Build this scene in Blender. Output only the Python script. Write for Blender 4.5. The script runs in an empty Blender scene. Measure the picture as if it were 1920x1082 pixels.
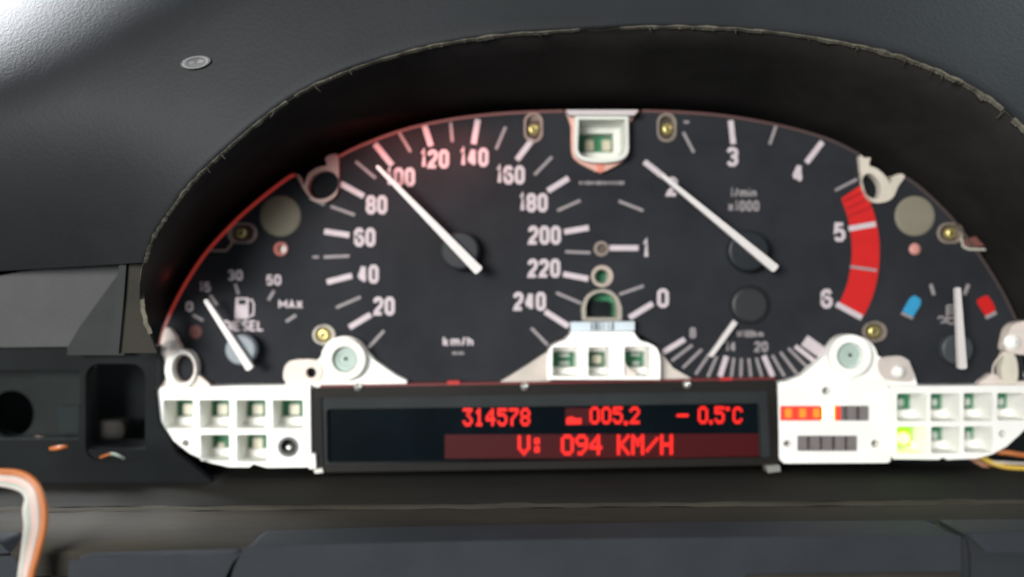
import bpy, math, random
from mathutils import Vector, Matrix, noise
from mathutils.geometry import tessellate_polygon
random.seed(7)
scene = bpy.context.scene
C = scene.collection

# ------------------------------------------------------------------ camera, world, lamps, exposure
S = 0.0002            # metres per unit on the plane of the dials
DIST = 1500.0         # camera to dial plane, in the same units (0.30 m)
cam_data = bpy.data.cameras.new('camera')
cam = bpy.data.objects.new('camera', cam_data); C.objects.link(cam)
cam.location = (0, -DIST * S, 0)
cam.rotation_euler = (math.radians(90), 0, 0)
cam_data.sensor_width = 36.0
cam_data.lens = 36.0 * DIST / 1920.0
cam_data.clip_start = 0.005; cam_data.clip_end = 50
cam_data.dof.use_dof = True
cam_data.dof.focus_distance = 0.262
cam_data.dof.aperture_fstop = 2.5
scene.camera = cam
world = bpy.data.worlds.new('World'); scene.world = world
world.use_nodes = True
bg = world.node_tree.nodes['Background']
bg.inputs['Color'].default_value = (0.80, 0.90, 1.0, 1)
bg.inputs['Strength'].default_value = 0.25
scene.view_settings.view_transform = 'Standard'
scene.view_settings.look = 'None'
scene.view_settings.exposure = 0.0
scene.view_settings.gamma = 1.0


def area(name, loc, target, sx, sy, power, color):
    l = bpy.data.lights.new(name, 'AREA'); l.shape = 'RECTANGLE'
    l.size = sx; l.size_y = sy; l.energy = power; l.color = color
    o = bpy.data.objects.new(name, l); C.objects.link(o)
    o.location = loc
    d = Vector(target) - Vector(loc)
    o.rotation_euler = d.to_track_quat('-Z', 'Y').to_euler()
    return o


area('side_window_light', (-0.54, -1.07, 0.15), (0.0, 0, -0.03), 0.50, 0.36, 21.5, (1.0, 0.985, 0.96))
area('windscreen_light', (-0.66, 0.42, 0.46), (-0.19, 0.0, 0.11), 0.55, 0.34, 95.0, (0.93, 0.96, 1.0))


def point(name, px, py, f, power, color, r=0.002):
    l = bpy.data.lights.new(name, 'POINT'); l.energy = power; l.color = color; l.shadow_soft_size = r
    o = bpy.data.objects.new(name, l); C.objects.link(o); o.location = P(px, py, f)
    return o


area('far_side_window_light', (0.75, -0.25, 0.55), (0.15, 0, 0.08), 0.4, 0.3, 7.0, (0.85, 0.98, 1.0))


# ------------------------------------------------------------------ geometry helpers
def P(px, py, f=0.0):
    """point at depth f in front of the dial plane, on the sight line through a place traced on that plane"""
    k = (DIST - f) / DIST * S
    return Vector(((px - 960) * k, -f * S, -(py - 541) * k))


ORIG = {}


def link(o, parent, origin):
    C.objects.link(o)
    ORIG[o.name] = Vector(origin)
    if parent is not None:
        o.parent = parent
        o.location = Vector(origin) - ORIG[parent.name]
    else:
        o.location = origin
    return o


def empty(name, origin, label, cat, group=None):
    o = bpy.data.objects.new(name, None)
    o.empty_display_size = 0.01
    link(o, None, origin)
    o['label'] = label; o['category'] = cat
    if group: o['group'] = group
    return o


class M:
    def __init__(self): self.v = []; self.f = []

    def add(self, vs, fs):
        n = len(self.v); self.v += [Vector(p) for p in vs]
        self.f += [tuple(i + n for i in q) for q in fs]
        return self

    def build(self, name, mat, parent=None, smooth=False, bevel=0.0, label=None, kind=None):
        lo = Vector([min(p[i] for p in self.v) for i in range(3)])
        hi = Vector([max(p[i] for p in self.v) for i in range(3)])
        c = (lo + hi) / 2
        me = bpy.data.meshes.new(name)
        me.from_pydata([tuple(p - c) for p in self.v], [], self.f)
        me.materials.append(mat)
        me.validate(); me.update()
        if smooth:
            for p in me.polygons: p.use_smooth = True
        o = bpy.data.objects.new(name, me)
        link(o, parent, c)
        if bevel:
            b = o.modifiers.new('bevel', 'BEVEL'); b.width = bevel * S; b.segments = 2
            b.limit_method = 'ANGLE'; b.angle_limit = math.radians(40)
        if label: o['label'] = label
        if kind: o['kind'] = kind
        return o


def crom(pts, n=8, closed=False):
    out = []; m = len(pts)
    for i in range(m if closed else m - 1):
        if closed: a, b, c, d = pts[i - 1], pts[i], pts[(i + 1) % m], pts[(i + 2) % m]
        else: a, b, c, d = pts[max(i - 1, 0)], pts[i], pts[i + 1], pts[min(i + 2, m - 1)]
        for k in range(n):
            t = k / n
            out.append(tuple(0.5 * (2 * b[j] + (c[j] - a[j]) * t + (2 * a[j] - 5 * b[j] + 4 * c[j] - d[j]) * t * t
                                    + (3 * b[j] - a[j] - 3 * c[j] + d[j]) * t ** 3) for j in range(len(b))))
    if not closed: out.append(tuple(pts[-1]))
    return out


def ell(cx, cy, rx, ry=None, n=28, rot=0.0, a0=0.0, a1=360.0):
    ry = rx if ry is None else ry
    out = []; r = math.radians(rot); full = abs(a1 - a0) >= 360
    for i in range(n if full else n + 1):
        a = math.radians(a0 + (a1 - a0) * i / n)
        x, y = rx * math.cos(a), ry * math.sin(a)
        out.append((cx + x * math.cos(r) - y * math.sin(r), cy + x * math.sin(r) + y * math.cos(r)))
    return out


def rrect(x0, y0, x1, y1, r=3, n=4):
    r = min(r, abs(x1 - x0) / 2 - .01, abs(y1 - y0) / 2 - .01)
    out = []
    for cx, cy, a in ((x1 - r, y1 - r, 0), (x0 + r, y1 - r, 90), (x0 + r, y0 + r, 180), (x1 - r, y0 + r, 270)):
        for i in range(n + 1):
            t = math.radians(a + 90 * i / n)
            out.append((cx + r * math.cos(t), cy + r * math.sin(t)))
    return out


def world2(poly, f):      # traced outline -> flat coordinates of the plane at f
    k = (DIST - f) / DIST
    return [((x - 960) * k, -(y - 541) * k) for x, y in poly]


def prism(poly, f1, f0, holes=(), m=None, taper=None, floor=False):
    """solid with its outline traced at the front face f1, running straight back to f0; holes are (outline, taper)"""
    m = m or M()
    outer = world2(poly, f1)
    hs = [world2(h, f1) for h, _ in holes]
    y1, y0 = -f1 * S, -f0 * S
    loops = [[Vector((x, z, 0)) for x, z in l] for l in [outer] + hs]
    tris = tessellate_polygon(loops)
    flat = [p for l in loops for p in l]
    front = [(p.x * S, y1, p.y * S) for p in flat]
    m.add(front, [tuple(t) for t in tris])

    def back(l, t):
        cx = (min(x for x, _ in l) + max(x for x, _ in l)) / 2; cz = (min(z for _, z in l) + max(z for _, z in l)) / 2
        return [(cx + (x - cx) * t, cz + (z - cz) * t) for x, z in l]
    bo = back(outer, taper or 1.0)
    bhs = [back(h, t) for h, (_, t) in zip(hs, holes)]
    for a, b in zip([outer] + hs, [bo] + bhs):
        n = len(a)
        m.add([(x * S, y1, z * S) for x, z in a] + [(x * S, y0, z * S) for x, z in b],
              [(i, (i + 1) % n, n + (i + 1) % n, n + i) for i in range(n)])
    loops = [[Vector((x, z, 0)) for x, z in l] for l in [bo] + bhs]
    flat = [p for l in loops for p in l]
    m.add([(p.x * S, y0, p.y * S) for p in flat], [tuple(reversed(t)) for t in tessellate_polygon(loops)])
    return m


def sheet(poly, f, m=None):
    m = m or M()
    l = [P(x, y, f) for x, y in poly]
    t = tessellate_polygon([[Vector((p.x, p.z, 0)) for p in l]])
    return m.add(l, [tuple(q) for q in t])


def ribbon(pts, w, f, m=None, closed=False, w2=None):
    """flat stroke of width w along pts, lying at depth f"""
    m = m or M(); n = len(pts)
    L = []; R = []
    for i, (x, y) in enumerate(pts):
        if closed: a = pts[i - 1]; b = pts[(i + 1) % n]
        else: a = pts[max(i - 1, 0)]; b = pts[min(i + 1, n - 1)]
        d1 = Vector((x - a[0], y - a[1])); d2 = Vector((b[0] - x, b[1] - y))
        if d1.length < 1e-6: d1 = d2
        if d2.length < 1e-6: d2 = d1
        d1 = d1.normalized(); d2 = d2.normalized()
        t = d1 + d2
        t = t.normalized() if t.length > 1e-6 else d1
        nr = Vector((-t.y, t.x))
        ww = w if w2 is None else w + (w2 - w) * i / (n - 1)
        h = ww / 2 / max(0.45, nr.dot(Vector((-d1.y, d1.x))))
        L.append(P(x + nr.x * h, y + nr.y * h, f)); R.append(P(x - nr.x * h, y - nr.y * h, f))
    k = n if closed else n - 1
    return m.add(L + R, [(i, (i + 1) % n, n + (i + 1) % n, n + i) for i in range(k)])


def lathe(cx, cy, prof, n=28, m=None, sx=1.0, sy=1.0):
    """turned piece about the axis through (cx, cy): prof is (radius, f) from the middle outwards"""
    m = m or M(); vs = []; fs = []
    f_ref = prof[0][1]; c = P(cx, cy, f_ref)
    for r, f in prof:
        for i in range(n):
            a = 2 * math.pi * i / n
            vs.append((c.x + r * sx * math.cos(a) * S, -f * S, c.z + r * sy * math.sin(a) * S))
    for j in range(len(prof) - 1):
        for i in range(n):
            fs.append((j * n + i, j * n + (i + 1) % n, (j + 1) * n + (i + 1) % n, (j + 1) * n + i))
    fs.append(tuple(range(n)))
    return m.add(vs, fs)


def tube(pts, r, n=8, m=None):
    m = m or M(); vs = []; fs = []; k = len(pts)
    for i, p in enumerate(pts):
        t = (pts[min(i + 1, k - 1)] - pts[max(i - 1, 0)]).normalized()
        u = t.cross(Vector((0.3, 1, 0.2))).normalized(); v = t.cross(u)
        for j in range(n):
            a = 2 * math.pi * j / n
            vs.append(p + (u * math.cos(a) + v * math.sin(a)) * r)
    for i in range(k - 1):
        for j in range(n):
            fs.append((i * n + j, i * n + (j + 1) % n, (i + 1) * n + (j + 1) % n, (i + 1) * n + j))
    fs.append(tuple(range(n))); fs.append(tuple(range((k - 1) * n, k * n))[::-1])
    return m.add(vs, fs)


# ------------------------------------------------------------------ materials
def srgb(r, g, b):
    def c(u):
        u /= 255.0
        return u / 12.92 if u <= 0.04045 else ((u + 0.055) / 1.055) ** 2.4
    return (c(r), c(g), c(b), 1)


def mat(name, col, rough=0.5, spec=0.5, metal=0.0, var=0.0, vscale=60.0, col2=None, bump=0.0, bscale=900.0,
        emit=None, estr=0.0, sub=0.0, vor=False, stretch=None):
    mt = bpy.data.materials.new(name); mt.use_nodes = True
    nt = mt.node_tree; b = nt.nodes['Principled BSDF']
    b.inputs['Base Color'].default_value = col
    b.inputs['Roughness'].default_value = rough
    b.inputs['Specular IOR Level'].default_value = spec
    b.inputs['Metallic'].default_value = metal
    if emit:
        b.inputs['Emission Color'].default_value = emit; b.inputs['Emission Strength'].default_value = estr
    if sub:
        b.inputs['Subsurface Weight'].default_value = sub
        b.inputs['Subsurface Radius'].default_value = (0.004, 0.003, 0.002)
        b.inputs['Subsurface Scale'].default_value = 1.0
    geo = nt.nodes.new('ShaderNodeNewGeometry')
    src = geo.outputs['Position']
    if stretch:
        mp = nt.nodes.new('ShaderNodeMapping'); mp.inputs['Scale'].default_value = stretch
        nt.links.new(src, mp.inputs['Vector']); src = mp.outputs['Vector']
    if var > 0:
        n = nt.nodes.new('ShaderNodeTexNoise'); n.inputs['Scale'].default_value = vscale
        n.inputs['Detail'].default_value = 6.0; n.inputs['Roughness'].default_value = 0.6
        nt.links.new(src, n.inputs['Vector'])
        r = nt.nodes.new('ShaderNodeValToRGB')
        r.color_ramp.elements[0].position = 0.32; r.color_ramp.elements[1].position = 0.68
        c2 = col2 or tuple(min(1, x * (1 + var)) for x in col[:3]) + (1,)
        c1 = col if col2 else tuple(x * (1 - var) for x in col[:3]) + (1,)
        r.color_ramp.elements[0].color = c1; r.color_ramp.elements[1].color = c2
        nt.links.new(n.outputs['Fac'], r.inputs['Fac'])
        nt.links.new(r.outputs['Color'], b.inputs['Base Color'])
    if bump > 0:
        if vor:
            n2 = nt.nodes.new('ShaderNodeTexVoronoi'); n2.inputs['Scale'].default_value = bscale
            o2 = n2.outputs['Distance']
        else:
            n2 = nt.nodes.new('ShaderNodeTexNoise'); n2.inputs['Scale'].default_value = bscale
            n2.inputs['Detail'].default_value = 4.0; o2 = n2.outputs['Fac']
        nt.links.new(src, n2.inputs['Vector'])
        bp = nt.nodes.new('ShaderNodeBump'); bp.inputs['Strength'].default_value = bump
        bp.inputs['Distance'].default_value = 0.0004
        nt.links.new(o2, bp.inputs['Height']); nt.links.new(bp.outputs['Normal'], b.inputs['Normal'])
    return mt


WHITE = mat('white_plastic', (0.86, 0.85, 0.80, 1), 0.5, 0.3, var=0.06, vscale=70, sub=0.0, bump=0.06)
CREAM = mat('aged_white_plastic', (0.66, 0.58, 0.52, 1), 0.4, 0.4, var=0.10, vscale=120, bump=0.08)
DIAL = mat('dial_black', (0.0205, 0.022, 0.0255, 1), 0.8, 0.12, var=0.2, vscale=40, bump=0.05, bscale=3000)
PRINT = mat('white_print', (0.52, 0.455, 0.475, 1), 0.6, 0.2, var=0.05, vscale=300)
PRINTGREY = mat('grey_print', (0.27, 0.245, 0.25, 1), 0.6, 0.2, var=0.08, vscale=300)
REDP = mat('red_print', (0.52, 0.012, 0.011, 1), 0.55, 0.3, var=0.06, vscale=200)
BLUEP = mat('blue_print', (0.03, 0.27, 0.48, 1), 0.55, 0.3, var=0.06, vscale=200)
NEEDLE = mat('needle_white', (0.62, 0.585, 0.565, 1), 0.45, 0.4, var=0.03, vscale=200)
HUB = mat('hub_black', (0.014, 0.017, 0.020, 1), 0.5, 0.25, var=0.15, vscale=100)
HUBGREY = mat('hub_grey', (0.16, 0.19, 0.21, 1), 0.45, 0.5, var=0.1, vscale=100)
BLACK = mat('cavity_black', (0.006, 0.008, 0.009, 1), 0.8, 0.2, var=0.3, vscale=60)
PCB = mat('circuit_green', (0.022, 0.17, 0.075, 1), 0.4, 0.5, var=0.35, vscale=500)
CHIP = mat('led_chip_cream', (0.78, 0.74, 0.60, 1), 0.5, 0.4, var=0.06, vscale=500)
SOLDER = mat('solder_pale', (0.55, 0.60, 0.55, 1), 0.35, 0.5, 0.3, var=0.1, vscale=500)
FRAME = mat('bronze_black_metal', (0.012, 0.0105, 0.009, 1), 0.6, 0.15, 0.0, var=0.3, vscale=80, bump=0.1, stretch=(0.15, 1, 1))
LENS = mat('display_bezel', (0.022, 0.025, 0.026, 1), 0.6, 0.12, var=0.12, vscale=80)
GLASS = mat('display_glass_dark', (0.002, 0.0045, 0.0065, 1), 0.2, 0.10, var=0.3, vscale=40)
PIN = mat('bright_metal', (0.75, 0.74, 0.68, 1), 0.3, 0.5, 0.8, var=0.05, vscale=400)
BRASS = mat('brass', (0.62, 0.52, 0.20, 1), 0.3, 0.5, 0.75, var=0.12, vscale=500)
OLIVE = mat('disc_olive', (0.15, 0.14, 0.10, 1), 0.6, 0.2, var=0.07, vscale=60)
TAUPE = mat('disc_taupe', (0.19, 0.175, 0.13, 1), 0.6, 0.2, var=0.07, vscale=60)
SAGE = mat('boss_sage', (0.36, 0.45, 0.40, 1), 0.45, 0.4, var=0.06, vscale=200)
HOOD = mat('hood_vinyl', (0.0140, 0.0154, 0.0172, 1), 0.55, 0.17, var=0.16, vscale=22, bump=0.09, bscale=750, vor=True)
LINING = mat('hood_lining', (0.0200, 0.0185, 0.0175, 1), 0.85, 0.08, var=0.35, vscale=30, bump=0.2, bscale=500)
FRAY = mat('torn_foam_edge', (0.105, 0.097, 0.075, 1), 0.9, 0.1, var=0.45, vscale=260, bump=0.8, bscale=1200)
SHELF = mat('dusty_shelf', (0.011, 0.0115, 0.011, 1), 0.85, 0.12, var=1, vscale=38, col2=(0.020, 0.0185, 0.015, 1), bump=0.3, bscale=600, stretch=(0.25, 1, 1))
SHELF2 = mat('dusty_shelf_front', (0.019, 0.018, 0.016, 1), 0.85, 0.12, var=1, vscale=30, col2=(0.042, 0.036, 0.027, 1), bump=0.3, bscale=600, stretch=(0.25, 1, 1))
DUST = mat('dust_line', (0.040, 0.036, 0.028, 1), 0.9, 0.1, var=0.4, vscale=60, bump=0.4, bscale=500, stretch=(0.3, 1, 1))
TRIM = mat('trim_blue_grey', (0.025, 0.028, 0.032, 1), 0.7, 0.12, var=0.12, vscale=40, bump=0.12, bscale=1300, vor=True)
TRIMD = mat('trim_shadow_gap', (0.021, 0.023, 0.025, 1), 0.6, 0.2, var=0.1, vscale=40)
PANEL = mat('side_panel_lit_grey', (0.046, 0.047, 0.047, 1), 0.6, 0.2, var=0.14, vscale=35, bump=0.3, bscale=900)  # paler than its surroundings: sidelight on the panel put into the base colour
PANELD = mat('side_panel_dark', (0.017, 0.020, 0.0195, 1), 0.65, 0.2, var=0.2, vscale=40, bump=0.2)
BOX = mat('switch_box_black', (0.0055, 0.007, 0.0078, 1), 0.7, 0.12, var=0.25, vscale=40, bump=0.2)
LCDRED = mat('lcd_backlit_red', (0.02, 0.003, 0.004, 1), 0.5, 0.15, emit=(0.9, 0.03, 0.04, 1), estr=0.045)
LCDLIT = mat('lcd_lit_red', (0.3, 0.01, 0.01, 1), 0.5, 0.3, emit=(1.0, 0.012, 0.004, 1), estr=1.15)
GREYLED = mat('led_off_grey', (0.17, 0.15, 0.15, 1), 0.5, 0.4, var=0.12, vscale=300)
ORANGE = mat('led_orange_lit', (0.6, 0.15, 0.02, 1), 0.4, 0.4, emit=(1.0, 0.20, 0.015, 1), estr=0.95)
LREDLED = mat('led_red_lit', (0.5, 0.05, 0.03, 1), 0.4, 0.4, emit=(0.9, 0.03, 0.015, 1), estr=0.9)
YELLOW = mat('led_yellow_lit', (0.9, 0.8, 0.3, 1), 0.4, 0.4, emit=(1.0, 0.72, 0.20, 1), estr=9.0)
GREENLIT = mat('led_green_lit', (0.4, 0.8, 0.1, 1), 0.4, 0.4, emit=(0.62, 1.0, 0.22, 1), estr=3.0)
GREENRIM = mat('led_green_case_lit', (0.2, 0.5, 0.03, 1), 0.4, 0.4, emit=(0.34, 0.85, 0.0, 1), estr=0.75)


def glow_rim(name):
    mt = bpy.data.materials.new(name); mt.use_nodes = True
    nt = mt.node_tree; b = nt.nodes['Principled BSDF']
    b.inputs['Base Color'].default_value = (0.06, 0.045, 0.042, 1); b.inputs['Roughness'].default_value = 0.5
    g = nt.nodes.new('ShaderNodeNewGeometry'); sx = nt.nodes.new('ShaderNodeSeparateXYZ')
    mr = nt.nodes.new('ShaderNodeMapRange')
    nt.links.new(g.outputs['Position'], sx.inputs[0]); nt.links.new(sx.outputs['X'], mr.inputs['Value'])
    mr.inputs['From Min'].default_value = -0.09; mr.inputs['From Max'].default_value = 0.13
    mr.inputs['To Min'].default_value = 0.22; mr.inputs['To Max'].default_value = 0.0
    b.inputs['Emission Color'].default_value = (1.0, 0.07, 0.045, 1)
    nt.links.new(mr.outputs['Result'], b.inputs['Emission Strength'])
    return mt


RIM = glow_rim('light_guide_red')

# ------------------------------------------------------------------ dashboard setting
# wall behind everything
o = prism([(230, 140), (2150, 140), (2150, 1500), (-700, 1500), (-700, 560), (230, 560)], -140, -150).build('dashboard_back_wall', BLACK)
o['kind'] = 'structure'

# ---- the hood over the instruments
edge = [(273, 492), (280, 468), (292, 440), (322, 394), (368, 336), (432, 276), (508, 213), (600, 157), (745, 104), (900, 73),
        (1090, 57), (1280, 52), (1450, 62), (1600, 86), (1720, 120), (1830, 172), (1905, 230), (1960, 300),
        (2010, 400), (2040, 540)]
outd = [(-1, .06), (-1, .05), (-1, -.03), (-.95, -.28), (-.86, -.5), (-.74, -.67), (-.62, -.78), (-.5, -.87), (-.33, -.94), (-.18, -.98),
        (-.06, -1), (.04, -1), (.14, -.99), (.27, -.96), (.42, -.9), (.56, -.83), (.72, -.7), (.86, -.5),
        (.95, -.3), (1, 0)]
backring = [(268, 610), (280, 590), (300, 560), (330, 500), (372, 440), (448, 370), (520, 315), (620, 262), (745, 218), (885, 196),
            (1085, 190), (1280, 194), (1420, 208), (1560, 244), (1680, 300), (1770, 368), (1840, 448), (1893, 530),
            (1935, 610), (1965, 690)]
NS = 12
E = crom(edge, NS); O = crom(outd, NS); B = crom(backring, NS)
nc = len(E)
dists = [0, 1.5, 4, 8, 14, 24, 40, 60, 85, 115, 150, 190, 230, 270, 310, 350, 400, 450, 510, 580, 660, 760, 900]


def hood_depth(x, y, d):
    """depth of the vinyl skin: a rolled lip, a face that drops back, and a crease at the upper left past which it falls away"""
    s_ = (222 - 0.5 * x - y) / 1.118
    s_ = math.log(1 + math.exp(s_ / 12.0)) * 12.0 if s_ < 200 else s_
    drop = 0.16 * s_ + 0.0021 * min(s_, 260) ** 2 + max(0.0, s_ - 260) * 1.1
    tuck = 0.0011 * max(0.0, y - 150) ** 2 * min(1.0, max(0.0, (480 - x) / 300.0))
    return 258 - 8 * math.exp(-d / 4.0) - 0.10 * d - drop - min(tuck, 190)


hood = empty('instrument_hood', P(960, 60, 250), 'dark grey vinyl hood arching over the gauges with a torn pale edge', 'dashboard hood')
vs = []; fs = []
for j, d in enumerate(dists):
    for i in range(nc):
        wob = (noise.noise(Vector((i * 0.13, 0, 0))) * 3 + noise.noise(Vector((i * 0.7, 5, 0))) * 1.4) if j < 3 else 0
        ox, oy = O[i]; l = math.hypot(ox, oy)
        x = E[i][0] + ox / l * (d + wob); y = E[i][1] + oy / l * (d + wob)
        f = hood_depth(x, y, d)
        vs.append(P(x, y, f if j else 250))
for j in range(len(dists) - 1):
    for i in range(nc - 1):
        fs.append((j * nc + i, j * nc + i + 1, (j + 1) * nc + i + 1, (j + 1) * nc + i))
M().add(vs, fs).build('outer_skin', HOOD, hood, smooth=True)
# lining: from the front edge in to the cluster
vs = []; fs = []
lr = [(0.0, 249), (0.06, 246), (0.3, 190), (0.6, 110), (0.85, 40), (1.0, -10), (1.0, -138)]
for t, f in lr:
    for i in range(nc):
        a = P(E[i][0], E[i][1], 250); b = P(B[i][0], B[i][1], -10)
        p = a.lerp(b, t); p.y = -f * S
        vs.append(p)
for j in range(len(lr) - 1):
    for i in range(nc - 1):
        fs.append((j * nc + i, (j + 1) * nc + i, (j + 1) * nc + i + 1, j * nc + i + 1))
M().add(vs, fs).build('inner_lining', LINING, hood, smooth=True)
# torn foam edge: uneven ribbon with burrs
m = M(); up = []; dn = []; n2 = (nc - 1) * 3
for q in range(n2 + 1):
    i = min(q // 3, nc - 2); t = (q - 3 * i) / 3.0
    ex = E[i][0] + (E[i + 1][0] - E[i][0]) * t; ey = E[i][1] + (E[i + 1][1] - E[i][1]) * t
    ox = O[i][0]; oy = O[i][1]; l = math.hypot(ox, oy); ox /= l; oy /= l
    big = 1.0 + 1.3 * max(0, (q / n2 - 0.62)) * 2.2
    w_out = (3.4 + 4.0 * abs(noise.noise(Vector((q * 0.09, 1, 3))))) * big
    w_in = (2.4 + 5.0 * max(0, noise.noise(Vector((q * 0.10, 9, 3)))) + 1.5 * random.random() * (random.random() > .75)) * big
    gap = noise.noise(Vector((q * 0.045, 4, 7)))
    if gap < -0.30: w_out *= 0.35; w_in *= 0.3
    up.append(P(ex + ox * w_out, ey + oy * w_out, 259)); dn.append(P(ex - ox * w_in, ey - oy * w_in, 251))
mid = [(a + b) / 2 + Vector((0, -3 * S, 0)) for a, b in zip(up, dn)]
k = len(up)
m.add(up + mid + dn, [(i, i + 1, k + i + 1, k + i) for i in range(k - 1)] + [(k + i, k + i + 1, 2 * k + i + 1, 2 * k + i) for i in range(k - 1)])
burrs = [(508, 200, -10, 16, 5), (590, 160, 12, 12, 5), (660, 140, 4, 8, 4), (905, 72, -6, 7, 4), (1010, 64, 6, 9, 4), (1215, 58, 3, 9, 5), (1378, 56, -3, 8, 4),
         (1515, 72, 3, 9, 5), (1612, 92, -8, 9, 5), (1700, 112, -10, 12, 5), (1757, 122, -6, 13, 4),
         (1772, 128, -5, 14, 5), (1800, 142, -18, 6, 6), (1812, 140, -26, 5, 6), (1893, 196, -16, 14, 8), (1884, 206, -14, 6, 7), (420, 292, 9, 8, 5), (392, 322, 8, 9, 5)]
for x, y, dx, dy, w in burrs:
    x, y = min(E, key=lambda e: (e[0] - x) ** 2 + (e[1] - y) ** 2)
    a = P(x - w * .7, y, 253); b = P(x + w * .7, y + 1, 253); c = P(x + dx, y + dy, 248); d = P(x, y - 2, 262)
    m.add([a, b, c, d], [(0, 1, 2), (0, 2, 3), (1, 3, 2), (0, 3, 1)])
m.build('torn_edge', FRAY, hood)
# oval clip hole cap on the hood face
n = 36; vs = []; prof = [(0.01, 0.6), (0.42, 0.8), (0.56, 1.6), (0.70, 3.4), (0.88, 3.6), (0.97, 2.4), (1.0, -1.5)]
for q, h in prof:
    for i in range(n):
        a = 2 * math.pi * i / n; u = 29 * q * math.cos(a); v = 12.5 * q * math.sin(a); c_, s_ = math.cos(math.radians(-9)), math.sin(math.radians(-9))
        x = 367 + u * c_ - v * s_; y = 117 + u * s_ + v * c_
        vs.append(P(x, y, hood_depth(x, y, 150) + h + 2))
fs = [(j * n + i, j * n + (i + 1) % n, (j + 1) * n + (i + 1) % n, (j + 1) * n + i) for j in range(len(prof) - 1) for i in range(n)]
fs.append(tuple(range(n)))
CAPM = mat('clip_cap_grey', (0.12, 0.12, 0.12, 1), 0.45, 0.4, var=0.1, vscale=200)
M().add(vs, fs).build('clip_cap', CAPM, hood, smooth=True, label='pale oval clip cap set in the hood')
# hood leg down the left side
m = prism(crom([(277, 476), (270, 502), (264, 545), (268, 590), (282, 630), (294, 662)], 5) + [(214, 662), (226, 560), (238, 468)], 120, 112)
m.build('side_leg', mat('leg_olive', (0.024, 0.022, 0.016, 1), 0.7, 0.15, var=0.2, vscale=40, bump=0.3), hood, bevel=6, label='dusty olive strip of the hood beside the fuel gauge')
m = M(); pts_ = crom([(276, 482), (270, 504), (266, 545), (270, 590), (282, 626)], 8)
ribbon([(x + noise.noise(Vector((y * .08, 3, 1))) * 3, y) for x, y in pts_], 8, 123, m).build('torn_edge', FRAY, hood)
prism([(228, 450), (240, 450), (232, 560), (222, 664), (206, 664)], 126, 118).build('leg_seam', PANELD, hood, bevel=3)

# ---- left of the cluster: panel with its sidelight in the pale grey, dark wedge, switch box
side = empty('side_panel', P(100, 640, 100), 'dashboard panel left of the gauges under the hood, painted pale grey for its sidelight', 'dashboard panel')
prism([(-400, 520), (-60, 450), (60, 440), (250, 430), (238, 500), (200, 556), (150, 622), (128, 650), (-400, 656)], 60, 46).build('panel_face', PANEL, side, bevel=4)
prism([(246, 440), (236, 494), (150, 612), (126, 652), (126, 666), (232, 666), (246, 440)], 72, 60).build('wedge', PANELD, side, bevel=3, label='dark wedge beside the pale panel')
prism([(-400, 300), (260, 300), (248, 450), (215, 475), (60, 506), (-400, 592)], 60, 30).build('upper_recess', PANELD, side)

box = empty('switch_box', P(140, 880, 60), 'black plastic switch housing with two empty openings left of the white block', 'switch housing')
prism([(-400, 648), (296, 648), (290, 735), (296, 790), (330, 850), (400, 905), (-400, 905)], 40, 22,
      holes=[(rrect(160, 682, 272, 864, 26), 1.0), (rrect(-200, 694, 150, 824, 6), 1.0)]).build('front_plate', BOX, box, bevel=3)
prism(rrect(-195, 690, 168, 838, 4), -30, -60, holes=[(ell(22, 776, 42, 44), 1)]).build('recess_panel', mat('recess_grey', (0.013, 0.016, 0.0155, 1), 0.7, 0.1, var=0.22, vscale=50), box, bevel=2)
prism(rrect(108, 762, 149, 812, 3), -20, -34).build('recess_step', mat('recess_grey_step', (0.015, 0.020, 0.021, 1), 0.7, 0.1, var=0.1, vscale=50), box, bevel=2)
prism([(-400, 842), (330, 842), (360, 930), (-400, 930)], 36, -60).build('sill', BOX, box, bevel=4)
prism(rrect(180, 790, 232, 822, 10), -60, -100).build('bracket', mat('bracket_dusty_brown', (0.009, 0.008, 0.006, 1), 0.7, 0.3, var=0.4, vscale=100), box, bevel=4)


def wire(name, pts, r, mt, parent=None, n=14):
    ps = [P(*q) for q in crom(pts, n)]
    return tube(ps, r * S).build(name, mt, parent, smooth=True)


W_OR = mat('wire_orange', (0.40, 0.12, 0.03, 1), 0.4, 0.5, var=0.08, vscale=200)
W_BR = mat('wire_brown', (0.38, 0.17, 0.09, 1), 0.4, 0.5, var=0.08, vscale=200)
W_WH = mat('wire_white', (0.48, 0.44, 0.40, 1), 0.4, 0.5, var=0.05, vscale=200)
W_GN = mat('wire_pale_green', (0.33, 0.38, 0.32, 1), 0.4, 0.5, var=0.05, vscale=200)
W_PK = mat('wire_pink', (0.62, 0.38, 0.33, 1), 0.4, 0.5, var=0.05, vscale=200)
W_YE = mat('wire_yellow', (0.58, 0.38, 0.06, 1), 0.4, 0.5, var=0.08, vscale=200)
cab = empty('ribbon_cable', P(50, 1082, 330), 'bundle of orange, white and green wires curving down at the bottom left', 'cable')
mats = [W_OR, W_BR, W_WH, W_PK, W_GN, W_WH]
for i, mt in enumerate(mats):
    q = i * 1.0
    wire('wire', [(-120, 878 + 5 * q, 300 + 3 * q), (-20, 883 + 4.6 * q, 318), (34, 886 + 6 * q, 326 + q), (66 - 3.2 * q, 905 + 5.5 * q, 330 + 1.5 * q),
                  (82 - 7 * q, 945 + 2 * q, 332 + 2 * q), (82 - 6.6 * q, 990, 334 + 2 * q), (70 - 5.4 * q, 1040, 336), (58 - 4.2 * q, 1085, 338), (46 - 3 * q, 1180, 340)],
         3.3 if i else 4.4, mt, cab)
wt = empty('wire_tail', P(120, 838, 0), 'short orange and pink wire ends lying in the left opening of the black housing', 'wire')
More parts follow.
